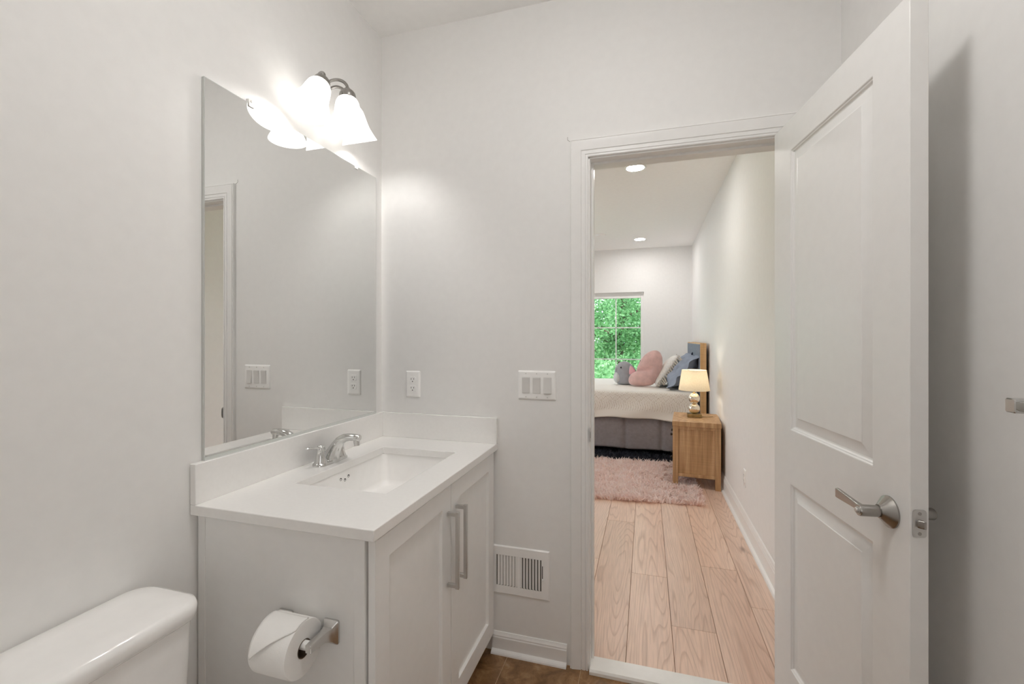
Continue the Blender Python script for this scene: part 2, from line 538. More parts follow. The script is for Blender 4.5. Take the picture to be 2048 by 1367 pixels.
w3 = struct(B(((XL - .10, 1.6, .5), (XL - .04, 3.6, .55)), ((XL - .10, 1.6, 2.15), (XL - .04, 3.6, 2.2)), ((XL - .10, 1.6, .55), (XL - .04, 1.65, 2.15)), ((XL - .10, 3.55, .55), (XL - .04, 3.6, 2.15)), ((XL - .10, 2.57, .55), (XL - .04, 2.63, 2.15))).build('added_window_3', M_TRIM, origin=(XL, 1.6, .5)))  # unseen window added to let more sky light into the bedroom
B(((XL - .072, 1.65, .55), (XL - .068, 3.55, 2.15))).build('glass_pane', M_GLASS, w3)

# bedroom far wall with window openings
WX0, WX1, WZ0, WZ1 = -0.03, 1.135, 0.50, 2.036
VX0, VX1 = -1.75, -0.55
wb_ = MB()
wb_.box((XL, YB, -.1), (VX0, YB + .15, 2.8)); wb_.box((VX1, YB, -.1), (WX0, YB + .15, 2.8)); wb_.box((WX1, YB, -.1), (XR, YB + .15, 2.8))
for a, b in ((VX0, VX1), (WX0, WX1)):
    wb_.box((a, YB, -.1), (b, YB + .15, WZ0)); wb_.box((a, YB, WZ1), (b, YB + .15, 2.8))
struct(wb_.build('wall_bedroom_far', M_WALL))

def window(name, a, b, cols, rows):
    y0, y1 = YB + .055, YB + .115
    fr = B(((a, y0, WZ0), (a + .045, y1, WZ1)), ((b - .045, y0, WZ0), (b, y1, WZ1)), ((a + .045, y0, WZ1 - .088), (b - .045, y1, WZ1)), ((a + .045, y0, WZ0), (b - .045, y1, WZ0 + .05)))
    w = struct(fr.build(name, M_TRIM, origin=(a, y0, WZ0), bevel=.003))
    ga, gb, gz0, gz1 = a + .045, b - .045, WZ0 + .05, WZ1 - .088
    m = MB()
    for x in cols: m.box((x - .008, y0 + .012, gz0), (x + .008, y0 + .034, gz1))
    for z in rows: m.box((ga, y0 + .012, z - .008), (gb, y0 + .034, z + .008))
    m.build('muntin', M_TRIM, w, bevel=.002)
    B(((ga, y0 + .020, gz0), (gb, y0 + .024, gz1))).build('glass_pane', M_GLASS, w)
    B(((a, YB + .002, WZ0), (b, y0, WZ0 + .012))).build('sill', M_TRIM, w)
window('window_1', WX0, WX1, (0.35, 0.7163), (1.4925, 0.9991))
window('added_window_2', VX0, VX1, (-1.35, -0.95), (1.4925, 0.9991))  # added out of view, a further opening for daylight

# bathroom floor: tiles over grout
m = MB()
xs = [0.617 + 0.305 * k for k in range(-3, 5)]
ys = [-0.001 - 0.305 * k for k in range(0, 10)]
for i in range(len(xs) - 1):
    for j in range(len(ys) - 1):
        x0, x1 = max(xs[i], 0) + .0015, min(xs[i + 1], XR) - .0015
        y1, y0 = ys[j] - .0015, max(ys[j + 1], YN) + .0015
        if x1 > x0 and y1 > y0: m.box((x0, y0, -.006), (x1, y1, 0))
fl = struct(B(((-.12, YN - .12, -.1), (XR + .12, .05, -.0015))).build('floor', M_GROUT))
struct(m.build('floor_tiles', M_TILE, fl, bevel=.001, seg=1))
# bedroom floor: oak planks
m = MB(); rnd = random.Random(5)
joints = {0: [.79, 2.6, 4.4], 1: [.36, 2.2, 4.0], 2: [.98, 3.1], 3: [.62, 2.35, 4.3], -1: [1.5, 3.3], -2: [.9, 2.7, 4.4]}
for k in range(-19, 5):
    x0 = 1.093 + .19 * k; x1 = x0 + .19
    x0, x1 = max(x0, XL), min(x1, XR)
    if x1 - x0 < .01: continue
    jj = joints.get(k) or [rnd.uniform(.2, 1.6), rnd.uniform(2, 3.2), rnd.uniform(3.8, 4.9)]
    yy = [.055] + sorted(jj) + [YB]
    for a, b in zip(yy, yy[1:]):
        m.cur = (rnd.random(), rnd.random(), rnd.random())
        g = .0007; d = .0016
        m.loops([[(x0 + q, a + q, z), (x1 - q, a + q, z), (x1 - q, b - q, z), (x0 + q, b - q, z)] for q, z in ((g, -.02), (g, FB - d), (g + .0012, FB))], False, True)
flb = struct(B(((XL, .051, -.1), (XR + .12, YB + .15, -.004))).build('floor_bedroom', M_DARK))
struct(m.build('floor_planks', M_OAK, flb, tone='plank', angle=20))
# threshold
m = MB(); m.loops([[(OX0, -.030 + q, z), (OX1, -.030 + q, z), (OX1, .0565 - q * .5, z), (OX0, .0565 - q * .5, z)] for q, z in ((0, -.004), (0, .012), (.006, .0195))])
struct(m.build('trim_1', M_MARBLE, angle=20))

# door jamb with stop
j = MB()
for s, x in ((-1, OX0), (1, OX1)):
    j.box((min(x, x + s * .018), -.003, 0), (max(x, x + s * .018), WT + .003, OZ + .018))
    j.box((min(x, x - s * .010), .038, .018), (max(x, x - s * .010), .072, OZ))
j.box((OX0 - .018, -.003, OZ), (OX1 + .018, WT + .003, OZ + .018))
j.box((OX0 + .01, .038, OZ - .010), (OX1 - .01, .072, OZ))
jam = struct(j.build('trim_2', M_TRIM, origin=(OX0, 0, 0), bevel=.0015))
sp = MB(); sp.prism(rrect(.012, .941, .030, .057, .012), lambda a, b, d: (OX0 + d, a - .012, b), .0003, .0016)
o = sp.build('strike_plate', M_NICKEL2, jam)
sp = MB(); sp.prism(rrect(-.002, .941, .013, .026, .004), lambda a, b, d: (OX0 + d, a, b), .0012, .0019); sp.build('strike_hole', M_DUCT, o)

# casings: colonial profile swept round the opening (bathroom and bedroom side)
PROF = [(0.0, 0.0), (0.0, .010), (.003, .0125), (.0085, .0125), (.0095, .0085), (.0115, .0085), (.0125, .0125), (.0245, .0130), (.0255, .0090), (.0275, .0090), (.029, .0135), (.050, .0165), (.060, .0185), (.0660, .0190), (.0670, .0150), (.0685, .0150), (.0695, .0175), (.0725, .0165), (.0725, 0.0)]
def casing(name, y, s):
    r = .006; m = MB(); ls = []
    for (cx, cz, dx, dz) in ((OX0 - r, 0, -1, 0), (OX0 - r, OZ + r, -1, 1), (OX1 + r, OZ + r, 1, 1), (OX1 + r, 0, 1, 0)):
        ls.append([(cx + dx * a, y + s * b, cz + dz * a) for a, b in PROF])
    m.loops(ls, True, True)
    return struct(m.build(name, M_TRIM, origin=(OX0, y, 0), angle=18))
cz = casing('trim_3', 0.0, -1)
casing('trim_4', WT, 1)
ck = MB(); ck.tube([(.8660, -.0004, 2.146), (.8660, -.0004, 2.134), (.872, -.0004, 2.129), (.880, -.0004, 2.1245)], .0007, 5)
ck.build('caulk_crack', M_CAULK, cz)

# baseboards
BP = [(0, 0), (.0125, 0), (.0125, .062), (.0105, .066), (.0105, .071), (.006, .078), (.004, .083), (0, .084)]
SHOE = [(.0125, 0), (.029, 0), (.028, .006), (.024, .011), (.018, .0145), (.0125, .016)]
def baseboard(name, p0, p1, nrm, prof, z=0.0):
    m = MB(); nx, ny = nrm
    m.loops([[(p[0] + nx * a, p[1] + ny * a, z + b) for a, b in prof] for p in (p0, p1)])
    return struct(m.build(name, M_TRIM, origin=(*p0, z), angle=18))
baseboard('baseboard_far', (.545, 0), (.8645, 0), (0, -1), BP); baseboard('trim_5', (.545, 0), (.8645, 0), (0, -1), SHOE)
baseboard('baseboard_right', (XR, YN), (XR, -.03), (-1, 0), BP); baseboard('trim_6', (XR, YN), (XR, -.03), (-1, 0), SHOE)
baseboard('baseboard_left', (0, YN), (0, -.92), (1, 0), BP)
BP2 = [(0, 0), (.014, 0), (.014, .098), (.0115, .103), (.0115, .109), (.008, .117), (.0065, .126), (.003, .132), (0, .134)]
SHOE2 = [(.014, 0), (.032, 0), (.031, .008), (.026, .015), (.014, .019)]
baseboard('baseboard_bedroom', (XR, .21), (XR, YB), (-1, 0), BP2, FB); baseboard('trim_7', (XR, .21), (XR, YB), (-1, 0), SHOE2, FB)
baseboard('baseboard_bedroom_far', (XL, YB), (XR - .03, YB), (0, -1), BP2, FB)

# ------------------------------------------------------------------ door
DW, DH = .660, 2.022
ang = math.atan2(-.9909, .1344)
door = thing('door_1', (1.604, -.045, .016), 'white two panel interior door standing open against the right wall', 'door', rz=ang)
struct(door)
PP = [(0, 0), (.003, .0035), (.006, .0045), (.009, .0085), (.013, .0095), (.043, .0025), (.044, .0012)]
m = MB()
panel_slab(m, 0, DW, 0, DH, 0, .035, [(.122, .540, 1.016, 1.920), (.122, .540, .240, .840)], PP)
slab = struct(m.build('door_slab', M_DOOR, door, bevel=.0015, local=True, angle=22))
LX, LZ = .598, .932
def lever(side):
    s = -1 if side == 'f' else 1
    y = 0 if side == 'f' else .035
    m = MB(); m.lathe([(.0345, 0), (.0345, .003), (.031, .006), (.016, .020), (.0145, .022)], (LX, y, LZ), (0, s, 0), 40)
    rose = m.build('door_handle', M_NICKEL, door, local=True, angle=25)
    e = .062 if side == 'f' else .050
    m = MB(); m.lathe([(.0115, .018), (.0125, .021), (.0125, e - .002), (.0115, e)], (LX, y, LZ), (0, s, 0), 28)
    m.build('spindle', M_NICKEL, rose, local=True)
    m = MB(); yy = y + s * (e - .013)
    ls = []
    for t, hw, th in ((0, .0085, .008), (.012, .0078, .0065), (.03, .0080, .005), (.07, .0100, .0045), (.098, .0115, .0042), (.105, .0112, .004)):
        dz = .000 + .003 * t / .105
        ls.append([(LX - t - .004, yy + s * a, LZ + dz + b) for a, b in rrect(0, 0, 2 * th, 2 * hw, min(th, hw) * .5, 3)])
    m.loops(ls); m.build('lever', M_NICKEL, rose, local=True, angle=40)
    if side == 'f':
        m = MB(); m.lathe([(.0085, e - .001), (.0085, e + .001), (.006, e + .002), (.006, e + .0045), (.004, e + .006)], (LX, y, LZ), (0, s, 0), 24)
        m.build('privacy_button', M_NICKEL2, rose, local=True)
lever('f'); lever('b')
m = MB(); m.prism(rrect(.0175, LZ, .0255, .057, .006), lambda a, b, d: (DW + d, a, b), -.0005, .0012)
lp = m.build('latch_plate', M_NICKEL2, door, local=True)
m = MB()
m.loops([[(DW + .001, y, z) for y, z in rrect(.0175, LZ, .0125, .0165, .004)], [(DW + .005, y, z) for y, z in rrect(.0175, LZ, .0125, .0165, .004)], [(DW + .011, y, z) for y, z in rrect(.0215, LZ, .004, .0160, .0018)]])
m.build('latch_bolt', M_NICKEL, lp, local=True)
for dz in (-.0205, .0205):
    m = MB(); m.lathe([(.0035, .0005), (.0035, .0016), (.002, .0018)], (DW, .0175, LZ + dz), (1, 0, 0), 16)
    sc_ = m.build('screw', M_NICKEL, lp, local=True)
for z in (.20, 1.0, 1.80):
    m = MB(); m.lathe([(.006, 0), (.006, .09)], (-.007, .041, z), (0, 0, 1), 14)
    m.box((-.008, .0345, z), (.03, .0365, z + .09))
    m.build('hinge', M_NICKEL2, door, local=True)

# ------------------------------------------------------------------ vanity
VY0, CZ = -.912, .882
vc = thing('vanity_cabinet', (.27, -.45, 0), 'white two door bathroom vanity cabinet under the white stone top', 'cabinet')
m = B(((.006, -.890, .095), (.530, -.872, .8535)), ((.006, -.006, .095), (.530, -.024, .8535)), ((.012, -.872, .095), (.530, -.024, .113)), ((.002, -.872, .095), (.012, -.024, .8535)),
      ((.510, -.872, .80), (.530, -.024, .8535)))
m.build('carcass', M_CAB, vc, bevel=.001)
B(((.006, -.8925, .0), (.030, -.8895, .8535))).build('scribe_strip', M_CAB, vc, bevel=.001)
B(((.500, -.8925, .095), (.530, -.8895, .8535))).build('end_stile', M_CAB, vc, bevel=.001)
B(((.03, -.872, 0), (.460, -.86, .095)), ((.448, -.872, 0), (.460, -.006, .095))).build('toe_kick', M_CAB, vc)
SHAK = [(0, 0), (.001, .009), (.002, .011)]
def cab_door(y0, y1, hy):
    # local slab frame: x -> world +y, outward -> world +x
    m = MB(); z0, z1 = .085, .845
    panel_slab(m, y0, y1, z0, z1, 0, .019, [(y0 + .062, y1 - .064, z0 + .073, z1 - .062)], SHAK, back=False)
    m.v = [(.556 - y, x, z) for x, y, z in m.v]
    d = m.build('door', M_CAB, vc, bevel=.0012, angle=22)
    h = MB(); r = .006
    h.box((.584, hy - r, .520), (.596, hy + r, .768))
    for z in (.523, .753): h.box((.555, hy - r, z), (.586, hy + r, z + .012))
    h.build('handle', M_NICKEL2, d, bevel=.0012)
cab_door(-.8875, -.4555, -.4790)
cab_door(-.4515, -.0210, -.4115)

ct = thing('vanity_countertop', (.28, -.45, CZ), 'white quartz vanity top with backsplash and rectangular sink cutout', 'countertop')
CX1 = .568; HX0, HX1, HY0, HY1 = .136, .458, -.684, -.196
m = MB()
cxs, cys = [.002, HX0, HX1, CX1], [VY0, HY0, HY1, -.002]
for z in (CZ - .028, CZ):
    for i in range(3):
        for k in range(3):
            if (i, k) != (1, 1): m.quad((cxs[i], cys[k], z), (cxs[i + 1], cys[k], z), (cxs[i + 1], cys[k + 1], z), (cxs[i], cys[k + 1], z))
for xx, yy in ((cxs, cys),):
    for i in range(3):
        for y in (cys[0], cys[3]): m.quad((cxs[i], y, CZ - .028), (cxs[i + 1], y, CZ - .028), (cxs[i + 1], y, CZ), (cxs[i], y, CZ))
    for k in range(3):
        for x in (cxs[0], cxs[3]): m.quad((x, cys[k], CZ - .028), (x, cys[k + 1], CZ - .028), (x, cys[k + 1], CZ), (x, cys[k], CZ))
for y in (HY0, HY1): m.quad((HX0, y, CZ - .028), (HX1, y, CZ - .028), (HX1, y, CZ), (HX0, y, CZ))
for x in (HX0, HX1): m.quad((x, HY0, CZ - .028), (x, HY1, CZ - .028), (x, HY1, CZ), (x, HY0, CZ))
m.build('worktop', M_QUARTZ, ct, bevel=.002)
B(((.002, VY0, CZ), (.021, -.002, .991))).build('backsplash', M_QUARTZ, ct, bevel=.0015)
B(((.0212, -.021, CZ), (CX1, -.002, .991))).build('side_splash', M_QUARTZ, ct, bevel=.0015)

# sink
sk = thing('sink', (.297, -.44, .72), 'white rectangular undermount basin with three overflow holes below the faucet', 'sink')
m = MB(); scx, scy = (HX0 + HX1) / 2, (HY0 + HY1) / 2; sw, sh = HX1 - HX0 + .012, HY1 - HY0 + .012
ls = []
for q, z, r in ((-.02, .8535, .02), (0, .8535, .022), (.002, .848, .022), (.010, .752, .026), (.016, .740, .03), (.030, .732, .032), (.08, .7285, .04), (.135, .727, .018)):
    ls.append([(x, y, z) for x, y in rrect(scx, scy, sw - 2 * q, sh - 2 * q, r, 6)])
m.loops(ls, False, True)
o = m.build('basin', M_PORC, sk, angle=50)
sd = o.modifiers.new('thick', 'SOLIDIFY'); sd.thickness = .008; sd.offset = -1
m = MB(); m.lathe([(.026, 0), (.026, .002), (.021, .0035), (.019, .001), (.012, .001)], (scx, scy, .7272), (0, 0, 1), 32)
m.build('drain', M_CHROME, sk)
for y, z in ((-.463, .8265), (-.441, .8190), (-.420, .8270)):
    m = MB(); xx = .1315 + (.848 - z) * .083
    m.lathe([(.0052, 0), (.0052, .0012), (.0044, .0013), (.0036, .0004)], (xx, y, z), (1, 0, 0), 16)
    m.build('overflow_hole', M_DARK, sk)

# faucet
fa = thing('faucet', (.078, -.447, CZ), 'chrome two handle faucet standing behind the sink', 'faucet')
fy = -.447
m = MB(); fx = .078
m.loops([[(fx + a * q, fy + b * q2, CZ + z) for a, b in [(.027 * cos(t), .079 * sin(t) if abs(sin(t)) < .0 else .052 * (1 if sin(t) > 0 else -1) * min(1, abs(sin(t)) * 3) + .027 * sin(t)) for t in [2 * pi * k / 40 for k in range(40)]]] for q, q2, z in ((1, 1, 0), (1, 1, .004), (.93, .975, .008), (.75, .9, .012))])
m.build('base_plate', M_CHROME, fa, angle=40)
for s in (-1, 1):
    hy = fy + s * .051
    m = MB(); m.lathe([(.0235, .004), (.0225, .012), (.0185, .022), (.0160, .034), (.0145, .046), (.0150, .0475), (.0150, .049), (.0140, .050)], (fx, hy, CZ), (0, 0, 1), 32)
    hb = m.build('handle_body', M_CHROME, fa)
    m = MB(); m.lathe([(.0140, .050), (.0150, .056), (.0135, .064), (.009, .070), (.003, .072)], (fx, hy, CZ), (0, 0, 1), 28)
    d = Vector((-.35, s * 1.0, 0)).normalized(); p0 = Vector((fx, hy, CZ + .061))
    m.tube([p0 + d * t + Vector((0, 0, z)) for t, z in ((0, 0), (.012, .001), (.022, .003), (.034, .005), (.046, .007), (.054, .008), (.0575, .008))], [(.009, .007), (.0075, .0055), (.0072, .0045), (.0088, .0042), (.0095, .004), (.007, .003), (.002, .001)], 14, flat=d.cross(Vector((0, 0, 1))))
    m.build('lever_handle', M_CHROME, hb)
m = MB()
path = [(.078, .000), (.084, .016), (.092, .034), (.1045, .055), (.118, .0715), (.137, .083), (.156, .0875), (.180, .0880), (.197, .0865), (.2005, .086)]
rad = [(.030, .034), (.0265, .029), (.0215, .0245), (.0178, .020), (.0160, .0175), (.0150, .0150), (.0142, .0132), (.0138, .0122), (.0135, .0120), (.0115, .0100)]
m.tube([(x, fy, CZ + .006 + z) for x, z in path], rad, 22, flat=(0, 1, 0))
m.build('spout', M_CHROME, fa, angle=60)
m = MB(); m.lathe([(.0105, 0), (.0105, .012), (.0095, .0135), (.0095, .021), (.008, .022)], (.187, fy, CZ + .0865), (.12, 0, -1), 24)
m.build('aerator', M_NICKEL2, fa)
m = MB(); m.tube([(.046, fy, CZ + .006), (.046, fy, CZ + .044)], .0022, 10); m.sphere((.046, fy, CZ + .047), .0055, 14, 8)
m.build('lift_rod', M_CHROME, fa)

# mirror
mi = thing('mirror', (.001, -.467, .995), 'large frameless wall mirror above the vanity backsplash', 'mirror')
B(((.001, -.8775, .995), (.0092, -.0573, 2.048))).build('mirror_backing', M_MEDGE, mi)
B(((.0092, -.8760, .9965), (.0096, -.0588, 2.0465))).build('mirror_glass', M_MIRROR, mi)
for y in (-.725, -.2016):
    m = B(((.0008, y - .010, 2.036), (.0125, y + .010, 2.0495)), ((.0008, y - .010, 2.0480), (.0115, y + .010, 2.060)))
    m.lathe([(.004, .0115), (.003, .0137)], (0, y, 2.054), (1, 0, 0), 12)
    m.build('clip', M_CLEAR, mi, bevel=.0015)
B(((.0008, -.8775, .9905), (.0112, -.0573, .9955)), ((.00965, -.8775, .9905), (.0108, -.0573, 1.0005))).build('bottom_channel', M_MEDGE, mi)

# ------------------------------------------------------------------ vanity light
vl = thing('vanity_light', (.0, -.436, 2.19), 'three light vanity fixture with frosted bell shades above the mirror', 'wall light')
m = MB(); m.lathe([(.070, .001), (.070, .006), (.064, .012), (.050, .018), (.030, .021), (.012, .024)], (0, -.436, 2.19), (1, 0, 0), 40)
m.build('canopy', M_NICKEL, vl, angle=40)
for nk, rim in (((.095, -.519, 2.206), (.095, -.575, 2.095)), ((.142, -.436, 2.192), (.142, -.436, 2.070)), ((.095, -.353, 2.206), (.095, -.297, 2.095))):
    nk, rim = Vector(nk), Vector(rim); ax = (rim - nk).normalized(); L = (rim - nk).length
    top = nk - ax * .034
    m = MB(); c0 = Vector((.012, -.436 + (nk.y + .436) * .25, 2.195)); pk = Vector((nk.x * .62, -.436 + (nk.y + .436) * .55, 2.288))
    pts = []
    ctrl = [c0, c0 + Vector((.010, (nk.y + .436) * .10, .075)), pk + Vector((.0, 0, .006)), top - ax * .028, top]
    for k in range(25):
        t = k / 24; q = [c.copy() for c in ctrl]
        while len(q) > 1: q = [q[i].lerp(q[i + 1], t) for i in range(len(q) - 1)]
        pts.append(q[0])
    m.tube(pts, .0055, 12); m.build('arm', M_NICKEL, vl, angle=60)
    m = MB(); m.lathe([(.007, -.004), (.010, 0), (.020, .008), (.0265, .016), (.0285, .024), (.0285, .046), (.027, .047), (.027, .026), (.010, .012)], top, ax, 32)
    ho = m.build('socket_cup', M_NICKEL, vl, angle=40)
    for k in range(3):
        a = 2 * pi * k / 3 + .5; u = ax.orthogonal().normalized(); w = ax.cross(u)
        q = top + ax * .038 + (u * cos(a) + w * sin(a)) * .0285
        s_ = MB(); s_.sphere(q, .0045, 12, 8); s_.build('thumb_screw', M_CHROME, ho)
    m = MB(); o_ = nk - ax * .004
    pr = [(.024, 0, 0), (.026, .002, 0), (.034, .010, .0003), (.0395, .022, .0006), (.0425, .040, .0007), (.0450, .062, .0008), (.0485, .082, .0009), (.055, .100, .0009), (.0625, L - .006, .0009), (.0665, L + .001, 0), (.0665, L + .004, 0),
          (.0640, L + .003, 0), (.0590, L - .008, -.0009), (.0520, .098, -.0009), (.0455, .081, -.0009), (.0420, .062, -.0008), (.0395, .040, -.0007), (.0365, .022, -.0006), (.031, .011, 0), (.022, .004, 0)]
    m.lathe(pr, o_, ax, 144, False, False, nrib=48)
    m.build('shade', M_GLOW, vl, angle=60)
    m = MB(); q = nk + ax * .055
    u = ax.orthogonal().normalized()
    m.lathe([(.004, -.05), (.012, -.045), (.013, -.03), (.018, -.018), (.0245, 0), (.0225, .013), (.014, .022), (.004, .0255)], q, ax, 20)
    m.build('bulb', M_BULB, vl, angle=60)

# added fill light: flush lamp over the middle of the bathroom, out of view
GX, GY = 1.00, -1.05
gl_ = thing('added_ceiling_lamp', (GX, GY, HB), 'added fill lamp, round frosted dome on the bathroom ceiling', 'ceiling light')
m = MB(); m.lathe([(.160, 0), (.160, -.018), (.152, -.022), (.147, -.010)], (GX, GY, HB), (0, 0, 1), 48, True, False); m.build('rim', M_NICKEL, gl_, angle=40)
m = MB(); m.lathe([(.150, -.015), (.145, -.040), (.118, -.066), (.075, -.082), (.02, -.088)], (GX, GY, HB), (0, 0, 1), 48, False, True); m.build('dome', M_FILL_LAMP, gl_, angle=60)

# ------------------------------------------------------------------ wall plates
def plate(name, x, z, w, h, label, cat, axis='y', pos=0.0, group=None):
    t = thing(name, (x, pos, z) if axis == 'y' else (pos, x, z), label, cat, group)
    fn = (lambda a, b, d: (a, pos - d, b)) if axis == 'y' else (lambda a, b, d: (pos - d, a, b))
    m = MB()
    m.loops([[fn(a, b, d) for a, b in rrect(x, z, w - 2 * q, h - 2 * q, .005 - q * .4, 4)] for q, d in ((0, 0), (0, .0015), (.0015, .0035), (.006, .0058), (.009, .0062))])
    m.build('cover_plate', M_PLASTIC, t, angle=50)
    return t, fn
# triple rocker switch
sw_, fn = plate('light_switch', .7384, 1.1326, .162, .121, 'white triple rocker light switch on the wall beside the doorway', 'light switch')
for k, dx in enumerate((-.0460, 0, .0460)):
    x = .7384 + dx
    fm = MB(); fm.loops([[fn(a, b, d) for a, b in rrect(x, 1.1326, .034, .068, .0015, 2)] for d in (.0055, .0072)]); fm.build('rocker_frame', M_SWITCH, sw_, angle=30)
    m = MB(); up, dn = ((.0100, .0078) if k == 2 else (.0065, .0105))
    zz = [(1.1326 - .032, .0125 if k == 2 else .0095), (1.1326, .0088), (1.1326 + .032, .0078 if k == 2 else .0065 + .0055)]
    if k != 2: zz = [(1.1326 - .032, .0080), (1.1326, .0088), (1.1326 + .032, .0125)]
    m.loops([[fn(x - .0150, z, .005), fn(x + .0150, z, .005), fn(x + .0150, z, d), fn(x - .0150, z, d)] for z, d in zz])
    m.build('rocker', M_SWITCH, sw_, bevel=.0006, angle=10)
    for dz in (-.0485, .0485):
        s_ = MB(); s_.loops([[fn(x + .0025 * cos(t), 1.1326 + dz + .0025 * sin(t), d) for t in [2 * pi * q / 12 for q in range(12)]] for d in (.006, .0070)]); s_.build('screw', M_NICKEL2, sw_)

def receptacles(t, fn, x, z):
    for dz in (.0195, -.0195):
        m = MB(); ol = []
        for k in range(32):
            a = 2 * pi * k / 32
            ol.append((max(-.0165, min(.0165, .0185 * cos(a))) + x, max(-.0140, min(.0140, .0170 * sin(a))) + z + dz))
        m.loops([[fn(a, b, d) for a, b in ol] for d in (.005, .0080)]); r_ = m.build('receptacle', M_PLASTIC, t, bevel=.0006)
        m = MB()
        for sx, hh in ((-.0064, .0080), (.0064, .0066)):
            m.loops([[fn(a, b, d) for a, b in rrect(x + sx, z + dz + .0035, .0020, hh, .0004, 1)] for d in (.0070, .0083)])
        m.loops([[fn(x + .0024 * cos(q), z + dz - .0075 + .0026 * sin(q), d) for q in [2 * pi * k / 14 for k in range(14)]] for d in (.0070, .0083)])
        m.build('slot', M_DARK, r_)
    s_ = MB(); s_.loops([[fn(x + .0025 * cos(q), z + .0025 * sin(q), d) for q in [2 * pi * k / 12 for k in range(12)]] for d in (.005, .0070)]); s_.build('screw', M_PLASTIC, t)
t, fn = plate('wall_outlet', .1648, 1.1218, .0720, .1180, 'white duplex power outlet on the wall above the side splash', 'outlet')
receptacles(t, fn, .1648, 1.1218)
t, fn = plate('wall_outlet', 1.590, .372, .0720, .1180, 'white power outlet low on the bedroom wall near the nightstand', 'outlet', 'x', XR)
receptacles(t, fn, 1.590, .372)

# air register
rg = thing('air_register', (.66, 0, .247), 'white metal air vent with upright slats low on the wall beside the vanity', 'vent')
RX0, RX1, RZ0, RZ1 = .533, .792, .247, .450
m = MB()
ix0, ix1, iz0, iz1 = .574, .754, .284, .412
def fr_loop(q, d): return [(RX0 + q, -d, RZ0 + q), (RX1 - q, -d, RZ0 + q), (RX1 - q, -d, RZ1 - q), (RX0 + q, -d, RZ1 - q)]
m.loops([fr_loop(0, 0), fr_loop(0, .002), fr_loop(.004, .006), fr_loop(.007, .0065)], False, False)
xs_ = [RX0 + .007, .5625, .7585, RX1 - .007]; zs_ = [RZ0 + .007, iz0, iz1, RZ1 - .007]
for i in range(3):
    for k in range(3):
        if (i, k) != (1, 1): m.quad((xs_[i], -.0065, zs_[k]), (xs_[i + 1], -.0065, zs_[k]), (xs_[i + 1], -.0065, zs_[k + 1]), (xs_[i], -.0065, zs_[k + 1]))
m.box((.655, -.0068, iz0), (.668, -.004, iz1))
m.build('frame', M_PLASTIC, rg, angle=20)
B(((.5625, -.0015, iz0 - .004), (.7585, -.0005, iz1 + .004))).build('damper', M_DUCT, rg)
for side in (0, 1):
    for k in range(7):
        x = .5690 + k * .0130 if side == 0 else .6745 + k * .0130
        s = 1 if side == 0 else -1
        m = MB(); w = .0078
        m.loops([[(x - .0008, -.0066, z), (x + .0008, -.0066, z), (x + .0008 + s * w, -.0018, z), (x - .0008 + s * w, -.0018, z)] for z in (iz0, iz1)])
        m.build('louver', M_PLASTIC, rg)
m = B(((.7615, -.0070, .326), (.7645, -.0062, .388))); m.build('lever_slot', M_DARK, rg)
B(((.7605, -.016, .330), (.7655, -.006, .337))).build('damper_lever', M_PLASTIC, rg)

# ------------------------------------------------------------------ paper holder and roll
ph = thing('paper_holder', (.36, -.8925, .60), 'chrome toilet paper holder mounted on the vanity end panel', 'paper holder')
PZ = .619
for x0, s in ((.300, 1), (.436, -1)):
    m = MB()
    def lp_(y, w, h, dz, dx=0): return [(x0 + dx + a, y, PZ - .012 + dz + b) for a, b in rrect(0, 0, w, h, min(w, h) * .12, 3)]
    m.loops([lp_(-.8900, .044, .058, .006), lp_(-.8950, .044, .058, .006), lp_(-.8985, .038, .052, .006), lp_(-.906, .026, .036, .006), lp_(-.925, .018, .024, .011), lp_(-.955, .016, .020, .012), lp_(-.971, .016, .019, .012), lp_(-.9725, .013, .016, .012)])
    m.build('bracket', M_BRACKET, ph, angle=30)
m = MB(); m.lathe([(.0105, 0), (.0105, .121)], (.3075, -.960, PZ), (1, 0, 0), 20); m.build('roller', M_PLASTIC, ph)
RC = (-.960, PZ - .0085)
tr = thing('toilet_roll', (.363, RC[0], RC[1]), 'white toilet roll with folded point hanging on the chrome holder', 'toilet paper')
m = MB(); RR = .0625
m.lathe([(.020, .002), (.054, 0), (.061, .001), (RR, .004), (RR, .098), (.061, .101), (.054, .102), (.020, .100)], (.3145, RC[0], RC[1]), (1, 0, 0), 64, False, False)
m.build('paper', M_PAPER, tr, angle=50)
m = MB(); m.lathe([(.0205, .001), (.0205, .101), (.0192, .101), (.0192, .001), (.0205, .001)], (.3145, RC[0], RC[1]), (1, 0, 0), 40, False, False); m.build('core', M_CARD, tr)
m = MB()
def flap(u, v):
    wd = .098 * (1 if v < .42 else max(.03, 1 - (v - .42) / .58))
    a = R(75 + 100 * v)          # angle from +y going over the front
    r = RR + .0016 + .009 * v ** 3
    x = .3165 + .012 * v * v + u * wd
    return (x, RC[0] + r * cos(a), RC[1] + r * sin(a))
m.grid(14, 20, flap)
o = m.build('folded_point', M_PAPER, tr); sd = o.modifiers.new('thick', 'SOLIDIFY'); sd.thickness = .0012

